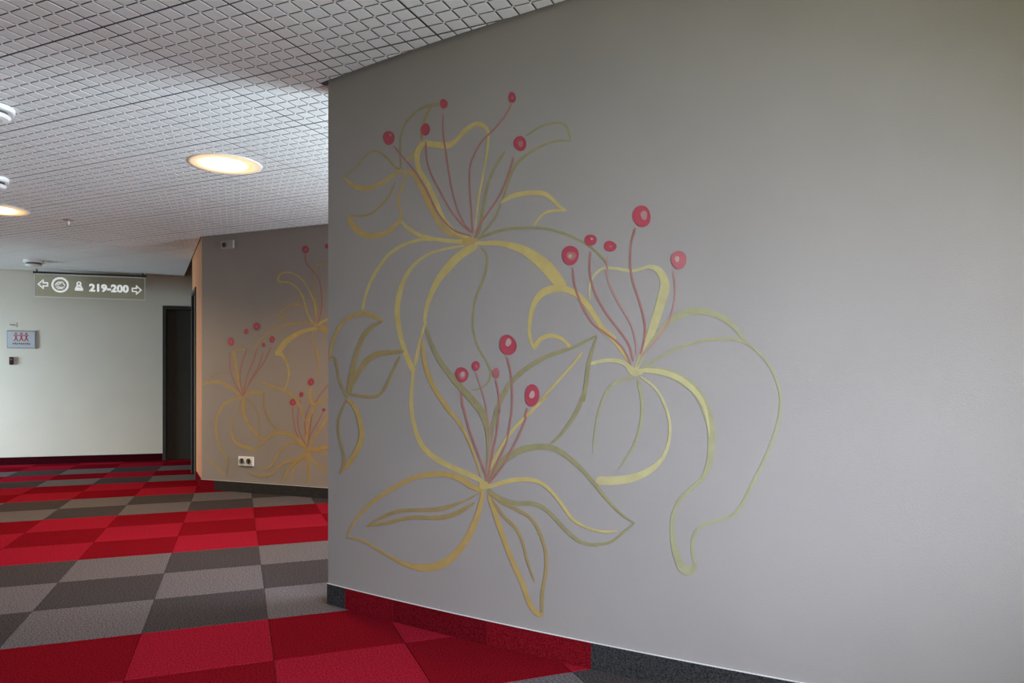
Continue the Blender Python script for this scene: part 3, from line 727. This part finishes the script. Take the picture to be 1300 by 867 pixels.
s2([('W2', [(272,288),(320,265),(390,266)])], [3.5,4,3.5], 'ochre')
s2([('W2', [(388,265),(390,350),(420,430),(472,492)])], [2,2.6,2.6,2.4], 'brown_ochre')
for pts in ([(192,30),(193,130),(215,200),(245,255),(266,288)], [(292,10),(262,100),(250,180),(264,275)], [(350,10),(330,80),(300,150),(280,220),(268,285)], [(385,30),(360,110),(320,180),(290,240),(270,286)], [(432,0),(390,90),(340,160),(295,230),(272,286)]):
    s2([('W2', pts)], [1.5], 'stamen', 'stamen')
for c_, rx, ry in (((235,725),23,28), ((340,655),16,19), ((412,620),23,28), ((518,710),19,22), ((460,747),12,15)): m2.anther('W1', c_, rx, ry, spot=0.3 if rx > 18 else 0, spotm='rose')
m2.flower('painted_flower', 'lower spreading gold flower above the grey skirting')
s2([('W2', [(368,205),(440,230),(510,255),(560,290),(600,350),(626,432)])], [2,2.8,3,2.8,2.4,1.6], 'ochre')
s2([('W2', [(660,235),(655,280),(680,332),(765,288)])], [3,3.4,3.4,2], 'ochre')
s2([('W2', [(690,335),(650,420),(640,500),(636,572)])], [3,3.4,3,2.4], 'ochre')
s2([('W2', [(768,395),(700,500),(648,580)])], [2.6,2.6,2.2], 'ochre')
s2([('W2', [(636,592),(580,530),(500,496),(430,515),(380,555),(345,600)])], [3,4,4,3.2,2.8,1.8], 'ochre')
s2([('W2', [(622,580),(560,555),(510,575),(470,625),(430,690),(380,715),(355,702)])], [2,2.6,2.4,2.4,2.2,2,1], 'ochre')
s2([('W2', [(632,615),(590,655),(530,665),(480,690),(440,730),(380,752),(330,740),(298,712)])], [4,4,3.4,3,2.8,2.4,2,1], 'ochre')
s2([('W2', [(636,590),(700,592),(768,576)])], [4,4.4,4], 'ochre')
s2([('W2', [(640,598),(700,608),(768,604)])], [2,2.4,2], 'ochre')
s2([('W2', [(628,625),(580,665),(530,710),(500,785)])], [2.4,2.6,2.6,2.4], 'ochre')
s2([('W2', [(622,640),(560,710),(545,788)])], [1.4,2,1.8], 'ochre')
s2([('W2', [(634,595),(645,700),(648,795)])], [5,3.4,3], 'ochre')
s2([('W2', [(638,600),(680,670),(768,730)])], [3,2.8,2.2], 'ochre')
for pts in ([(660,330),(625,430),(640,572)], [(600,305),(585,400),(590,480),(630,572)], [(555,345),(560,430),(580,510),(628,574)], [(730,380),(700,440),(660,510),(638,574)], [(768,212),(700,300),(670,380),(655,480),(640,574)]):
    s2([('W2', pts)], [1.5], 'stamen', 'stamen')
for c_, rx, ry in (((661,205),19,22), ((605,278),13,16), ((557,322),19,21), ((735,367),9,11)): m2.anther('W2', c_, rx, ry, spot=0.3 if rx > 18 else 0, spotm='rose')

# ------------------------------------------------------------------ ceiling lamps
def lamp(loc, label):
    root = empty('ceiling_light', (loc.x, loc.y, H), label=label, category='ceiling light', group='round ceiling downlights')
    bm = bmesh.new(); lathe(bm, [(0.115, 0.078), (0.122, 0.05), (0.136, 0.004), (0.139, 0.004), (0.132, 0.05), (0.125, 0.09), (0.115, 0.09), (0.115, 0.078)], 64)
    link('reflector', from_bm('reflector', bm, 'reflector', True), root)
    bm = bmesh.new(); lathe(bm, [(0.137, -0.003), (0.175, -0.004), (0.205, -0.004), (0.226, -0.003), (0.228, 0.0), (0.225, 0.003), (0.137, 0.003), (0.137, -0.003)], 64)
    link('painted_halo', from_bm('painted_halo', bm, 'lamp_halo', True), root)  # added ring that carries the painted bloom around the lamp
    bm = bmesh.new(); lathe(bm, [(0.0, 0.062), (0.06, 0.064), (0.10, 0.070), (0.114, 0.078), (0.0, 0.082)], 64)
    link('diffuser', from_bm('diffuser', bm, 'lamp_glass', True), root)
    bm = bmesh.new(); lathe(bm, [(0.2275, 0.004), (0.2275, 0.17), (0.0, 0.17), (0.0, 0.172), (0.23, 0.172), (0.23, 0.004), (0.2275, 0.004)], 40)
    link('lamp_housing', from_bm('lamp_housing', bm, 'grey_plastic', False), root)
    return root
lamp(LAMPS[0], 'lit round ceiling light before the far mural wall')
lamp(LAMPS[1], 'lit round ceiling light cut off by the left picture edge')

# ------------------------------------------------------------------ ceiling devices
def detector(x, y, r, hgt, name, label, cat, grp=None):
    p = on_z(x, y, H)
    root = empty(name, (p.x, p.y, H), label=label, category=cat)
    if grp: root['group'] = grp
    bm = bmesh.new(); lathe(bm, [(0, 0), (r, 0), (r, -hgt * .30), (r * .94, -hgt * .38), (0, -hgt * .38)], 40)
    link('base', from_bm('base', bm, 'white_plastic'), root)
    bm = bmesh.new(); lathe(bm, [(0, -hgt * .38), (r * .72, -hgt * .38), (r * .72, -hgt * .62), (0, -hgt * .62)], 32)
    link('vent_slot', from_bm('vent_slot', bm, 'grey_plastic'), root)
    bm = bmesh.new(); lathe(bm, [(0, -hgt * .62), (r * .80, -hgt * .62), (r * .84, -hgt * .72), (r * .74, -hgt * .92), (r * .5, -hgt), (0, -hgt)], 40)
    link('cap', from_bm('cap', bm, 'white_plastic'), root)
    return root
detector(-12, 136, 0.105, 0.062, 'smoke_detector', 'white smoke detector at the left edge, nearest the camera', 'detector', 'white smoke detectors on the ceiling')
detector(-8, 226, 0.09, 0.075, 'smoke_detector', 'white smoke detector at the left edge just above the cut-off lamp', 'detector', 'white smoke detectors on the ceiling')
detector(43, 331, 0.105, 0.075, 'smoke_detector', 'white smoke detector above the hanging glass sign', 'detector', 'white smoke detectors on the ceiling')
p = on_z(87, 279, H)
root = empty('sprinkler_head', (p.x, p.y, H), label='tiny brass sprinkler head hanging from the ceiling grid', category='sprinkler')
bm = bmesh.new(); lathe(bm, [(0, 0), (0.045, 0), (0.042, -0.006), (0.018, -0.012), (0, -0.012)], 28); link('escutcheon', from_bm('escutcheon', bm, 'copper', True), root)
bm = bmesh.new(); lathe(bm, [(0, -0.012), (0.011, -0.012), (0.011, -0.03), (0.007, -0.034), (0.007, -0.05), (0, -0.05)], 16); link('body', from_bm('body', bm, 'white_plastic', True), root)
bm = bmesh.new(); lathe(bm, [(0, -0.05), (0.02, -0.05), (0.021, -0.053), (0, -0.053)], 20); link('deflector', from_bm('deflector', bm, 'steel'), root)

# ------------------------------------------------------------------ flat things on the far wall and the hanging sign
def frame_at(origin, t2, n2):
    """matrix: local x along the wall, y up, z out of the wall"""
    return Matrix(((t2.x, 0, n2.x, origin.x), (t2.y, 0, n2.y, origin.y), (0, 1, 0, origin.z), (0, 0, 0, 1)))
def slab(bm, x0, x1, y0, y1, z0, z1, bev=0.0):
    prism(bm, [(x0, y0), (x1, y0), (x1, y1), (x0, y1)], z0, z1)
    if bev: bevel(bm, bev, 2)
def plate(name, mtx, x0, x1, y0, y1, z0, z1, m, parent, bev=0.0):
    bm = bmesh.new(); slab(bm, x0, x1, y0, y1, z0, z1, bev); return link(name, from_bm(name, bm, m), parent)
def root_at(name, mtx, **props):
    o = empty(name, (0, 0, 0), **props); o.matrix_world = mtx; return o
def line2(bm, pts, w, z, closed=False):
    """flat stroke of width w through 2-d points at height z"""
    n = len(pts); L = []; R = []
    for i in range(n):
        if closed: a_, b_ = pts[i - 1], pts[(i + 1) % n]
        else: a_, b_ = pts[max(0, i - 1)], pts[min(n - 1, i + 1)]
        p_ = pts[i]
        d1 = Vector((p_[0] - a_[0], p_[1] - a_[1])); d2 = Vector((b_[0] - p_[0], b_[1] - p_[1]))
        d1 = d1.normalized() if d1.length > 1e-9 else d2.normalized(); d2 = d2.normalized() if d2.length > 1e-9 else d1
        t = (d1 + d2); t = t.normalized() if t.length > 1e-6 else d1
        k = min(2.0, 1 / max(0.4, t.dot(d1))); nn = Vector((-t.y, t.x)) * w / 2 * k
        L.append(bm.verts.new((p_[0] + nn.x, p_[1] + nn.y, z))); R.append(bm.verts.new((p_[0] - nn.x, p_[1] - nn.y, z)))
    for i in range(n if closed else n - 1):
        j = (i + 1) % n; bm.faces.new((L[i], L[j], R[j], R[i]))
def up_mesh(name, bm, m):
    me = bpy.data.meshes.new(name); bm.to_mesh(me); bm.free(); me.materials.append(M[m]); return me

# hanging glass sign
SOFF = 0.16
pa, pb_ = on_back(44.5, 362, SOFF), on_back(183.5, 362, SOFF)
ztop = 0.5 * (on_back(45, 348.5, SOFF).z + on_back(183, 350.5, SOFF).z); zbot = 0.5 * (on_back(45, 376.5, SOFF).z + on_back(183, 379.5, SOFF).z)
W_, H_ = (Vector(pb_[:2]) - Vector(pa[:2])).length, ztop - zbot
org = (pa + pb_) / 2; org.z = (ztop + zbot) / 2
mt = frame_at(org, TB, NB)
sign = root_at('hanging_sign', mt, label='glass sign reading 219-200 with arrows hung under the ceiling', category='sign')
plate('glass_pane', mt, -W_ / 2, W_ / 2, -H_ / 2, H_ / 2, -0.004, 0.004, 'glass', sign)
for nm, x0, x1, y0, y1 in (('edge_strip', -W_ / 2 - .010, -W_ / 2, -H_ / 2, H_ / 2), ('edge_strip', W_ / 2, W_ / 2 + .010, -H_ / 2, H_ / 2), ('edge_strip', -W_ / 2 - .010, W_ / 2 + .010, -H_ / 2 - .013, -H_ / 2), ('edge_strip', -W_ / 2 - .010, W_ / 2 + .010, H_ / 2 - .014, H_ / 2)):
    plate(nm, mt, x0, x1, y0, y1, -0.0065, 0.0065, 'white_plastic', sign)
yt = H - org.z
plate('hanger_rail', mt, -W_ / 2 - .02, W_ / 2 + .02, H_ / 2, H_ / 2 + .022, -0.014, 0.014, 'frame', sign, .002)
for xx in (-W_ / 2 + .02, W_ / 2 - .02):
    plate('hanger_rod', mt, xx - .006, xx + .006, H_ / 2 + .022, max(H_ / 2 + .03, yt - .0005), -0.006, 0.006, 'frame', sign)
def sx(px): return (px - 114.0) / 139.0 * W_        # photo pixel to sign-local metres
def sy(py): return -(py - 364.0) / 29.5 * H_
def etched(name, pts_list, w, closed=True):
    bm = bmesh.new()
    for k, pts in enumerate(pts_list): line2(bm, pts, w, 0.0046 + k * 0.0001, closed)
    return link(name, up_mesh(name, bm, 'frosted'), sign)
def arrow(cx_, dirx):
    P_ = [(-6, 0), (0, 5.5), (0, 2), (5.5, 2), (5.5, -2), (0, -2), (0, -5.5)]
    return [(sx(cx_) + dirx * x / 139.0 * W_, y / 29.5 * H_) for x, y in P_]
a_l = [(x, y + sy(363.2)) for x, y in arrow(54.5, 1)]; a_r = [(x, y + sy(366.5)) for x, y in arrow(173, -1)]
etched('arrow_symbol', [a_l], .014); etched('arrow_symbol', [a_r], .014)
ccx, ccy, cr = sx(75.5), sy(363.3), 9.6 / 139 * W_
etched('round_emblem', [[(ccx + cr * math.cos(t * math.pi / 24), ccy + cr * math.sin(t * math.pi / 24)) for t in range(48)]], .021)
swoosh = [[(ccx + cr * x, ccy + cr * y) for x, y in q] for q in (
    [(-.62, -.12), (-.5, .18), (-.22, .42), (.05, .40), (.02, .18), (-.22, .12), (-.38, -.1)],
    [(.1, .5), (.3, .42), (.52, .1), (.62, -.12)], [(-.55, -.35), (-.2, -.28), (.15, -.36), (.55, -.3)], [(-.35, -.55), (0, -.5), (.35, -.55)])]
etched('round_emblem_figure', swoosh, .011, False)
fx, fy = sx(99), sy(364.5); u_ = W_ / 139
fig = [[(fx + 2.4 * u_ * math.cos(t * math.pi / 8), fy + (4.0 + 2.4 * math.sin(t * math.pi / 8)) * u_) for t in range(16)],
       [(fx - 2.5 * u_, fy + .8 * u_), (fx + 2.5 * u_, fy + .8 * u_), (fx + 3.6 * u_, fy - 2 * u_), (fx - 3.6 * u_, fy - 2 * u_)],
       [(fx - 4.4 * u_, fy - 3.4 * u_), (fx + 4.4 * u_, fy - 3.4 * u_), (fx + 4.4 * u_, fy - 5.2 * u_), (fx - 4.4 * u_, fy - 5.2 * u_)]]
etched('pictogram', fig, .014)
cu = bpy.data.curves.new('sign_text', 'FONT'); cu.body = '219-200'; cu.align_x = 'CENTER'; cu.align_y = 'CENTER'; cu.size = 0.135; cu.offset = 0.0058; cu.resolution_u = 3
tmp = bpy.data.objects.new('tmp_text', cu); COL.objects.link(tmp)
dg = bpy.context.evaluated_depsgraph_get(); me = bpy.data.meshes.new_from_object(tmp.evaluated_get(dg)); bpy.data.objects.remove(tmp)
me.materials.clear(); me.materials.append(M['frosted'])
xs = [v.co.x for v in me.vertices]; ys = [v.co.y for v in me.vertices]
kx = (sx(163) - sx(111.8)) / (max(xs) - min(xs)); ky = (10.6 / 29.5 * H_) / (max(ys) - min(ys)); mxx, mxy = (max(xs) + min(xs)) / 2, (max(ys) + min(ys)) / 2
for v in me.vertices: v.co = ((v.co.x - mxx) * kx + sx(137.3), (v.co.y - mxy) * ky + sy(365.6), 0.0046)
link('number_text', me, sign)

# room sign plate, its small label and the black reader beside the entrance on the far wall
def wall_item(name, px0, py0, px1, py1, **props):
    a_, b_ = on_back(px0, (py0 + py1) / 2), on_back(px1, (py0 + py1) / 2)
    zt, zb = on_back((px0 + px1) / 2, py0).z, on_back((px0 + px1) / 2, py1).z
    o_ = (a_ + b_) / 2; o_.z = (zt + zb) / 2
    m_ = frame_at(o_, TB, NB); r = root_at(name, m_, **props)
    return r, m_, (Vector(b_[:2]) - Vector(a_[:2])).length, zt - zb
r, m_, w, h = wall_item('room_sign', 8.8, 419.8, 46.2, 442.4, label='pale blue sign plate with three red figures on the cream wall', category='sign')
plate('rim', m_, -w / 2, w / 2, -h / 2, h / 2, 0.0003, 0.012, 'plate_rim', r, .003)
plate('panel', m_, -w / 2 + .012, w / 2 - .012, -h / 2 + .012, h / 2 - .012, 0.0122, 0.0145, 'plate_blue', r, .001)
bm = bmesh.new(); k = 0
for cxx in (-0.058, 0.0, 0.055):
    cyy = 0.022
    line2(bm, [(cxx + .009 * math.cos(t * math.pi / 6), cyy + .052 + .009 * math.sin(t * math.pi / 6)) for t in range(12)], .009, 0.0150, True)
    line2(bm, [(cxx - .026, cyy + .034), (cxx, cyy + .022), (cxx + .026, cyy + .034)], .011, 0.0151)
    line2(bm, [(cxx, cyy + .03), (cxx, cyy - .008)], .016, 0.0152)
    line2(bm, [(cxx - .022, cyy - .042), (cxx, cyy - .004), (cxx + .022, cyy - .042)], .011, 0.0153)
link('figures_print', up_mesh('figures_print', bm, 'print_red'), r)
bm = bmesh.new()
for i in range(9): 
    x = -0.088 + i * 0.022; line2(bm, [(x - .007, -.052 + .004 * (i % 2)), (x + .007, -.052 - .003 * (i % 3))], .018 + .004 * (i % 3 == 1), 0.0150 + .00002 * i)
link('caption_print', up_mesh('caption_print', bm, 'print_grey'), r)
r, m_, w, h = wall_item('name_label', 9.5, 409.6, 21, 415.2, label='tiny white label above the pale blue sign plate', category='label')
plate('card', m_, -w / 2, w / 2, -h / 2, h / 2, 0.0003, 0.004, 'cream', r, .001)
bm = bmesh.new()
for i in range(4): line2(bm, [(-.016 + i * .016 - .005, -.003 * (i % 2)), (-.016 + i * .016 + .005, .003)], .016, .0043 + .00002 * i)
link('caption_print', up_mesh('caption_print', bm, 'print_grey'), r)
r, m_, w, h = wall_item('card_reader', 12.2, 453.2, 17.4, 463, label='small black card reader below the pale blue sign plate', category='reader')
plate('body', m_, -w / 2, w / 2, -h / 2, h / 2, 0.0003, 0.02, 'black_plastic', r, .004)
plate('status_window', m_, -w / 4, w / 4, h * .12, h * .3, 0.0202, 0.0212, 'print_red', r)

# cover plates on the second mural wall
def wall2_item(name, px0, py0, px1, py1, **props):
    a_, b_ = on_second(px0, (py0 + py1) / 2), on_second(px1, (py0 + py1) / 2)
    zt, zb = on_second((px0 + px1) / 2, py0).z, on_second((px0 + px1) / 2, py1).z
    o_ = (a_ + b_) / 2; o_.z = (zt + zb) / 2
    m_ = frame_at(o_, T2, N2); r = root_at(name, m_, **props)
    return r, m_, (Vector(b_[:2]) - Vector(a_[:2])).length, zt - zb
def socket_cup(bm, cx_, r_, z0, z1):
    bmv = bmesh.new(); lathe(bmv, [(0, z1 - .012), (r_ * .86, z1 - .012), (r_ * .9, z1), (r_, z1), (r_ * 1.02, z0), (0, z0)], 28)
    for v in bmv.verts: v.co.x += cx_
    t = bpy.data.meshes.new('t'); bmv.to_mesh(t); bm.from_mesh(t); bmv.free(); bpy.data.meshes.remove(t)
r, m_, w, h = wall2_item('power_socket', 303.8, 579.4, 322.6, 591.2, label='white double power socket low on the far mural wall', category='socket')
plate('cover_plate', m_, -w / 2, w / 2, -h / 2, h / 2, 0.0005, 0.014, 'white_plastic', r, .003)
for sgn in (-1, 1):
    cxx = sgn * w * .23
    bm = bmesh.new(); socket_cup(bm, cxx, h * .33, 0.0142, 0.022); cup = link('socket_cup', from_bm('socket_cup', bm, 'steel', False), r)
    bm = bmesh.new(); slab(bm, cxx - h * .10, cxx + h * .10, -h * .22, h * .22, 0.0222, 0.0245, .001); link('pin_slot', from_bm('pin_slot', bm, 'black_plastic'), cup)
r, m_, w, h = wall2_item('blank_socket_plate', 281, 305.4, 297.8, 316.2, label='grey double outlet plate high on the far mural wall', category='outlet')
plate('cover_plate', m_, -w / 2, w / 2, -h / 2, h / 2, 0.0005, 0.012, 'plate_grey', r, .003)
bm = bmesh.new(); socket_cup(bm, -w * .2, h * .3, 0.0122, 0.018); link('socket_cup', from_bm('socket_cup', bm, 'grey_plastic'), r)
plate('blank_insert', m_, w * .06, w * .42, -h * .34, h * .34, 0.0122, 0.015, 'plate_grey', r, .002)
plate('edge_clip', m_, w * .44, w * .48, -h * .42, h * .42, 0.0122, 0.016, 'trim', r)
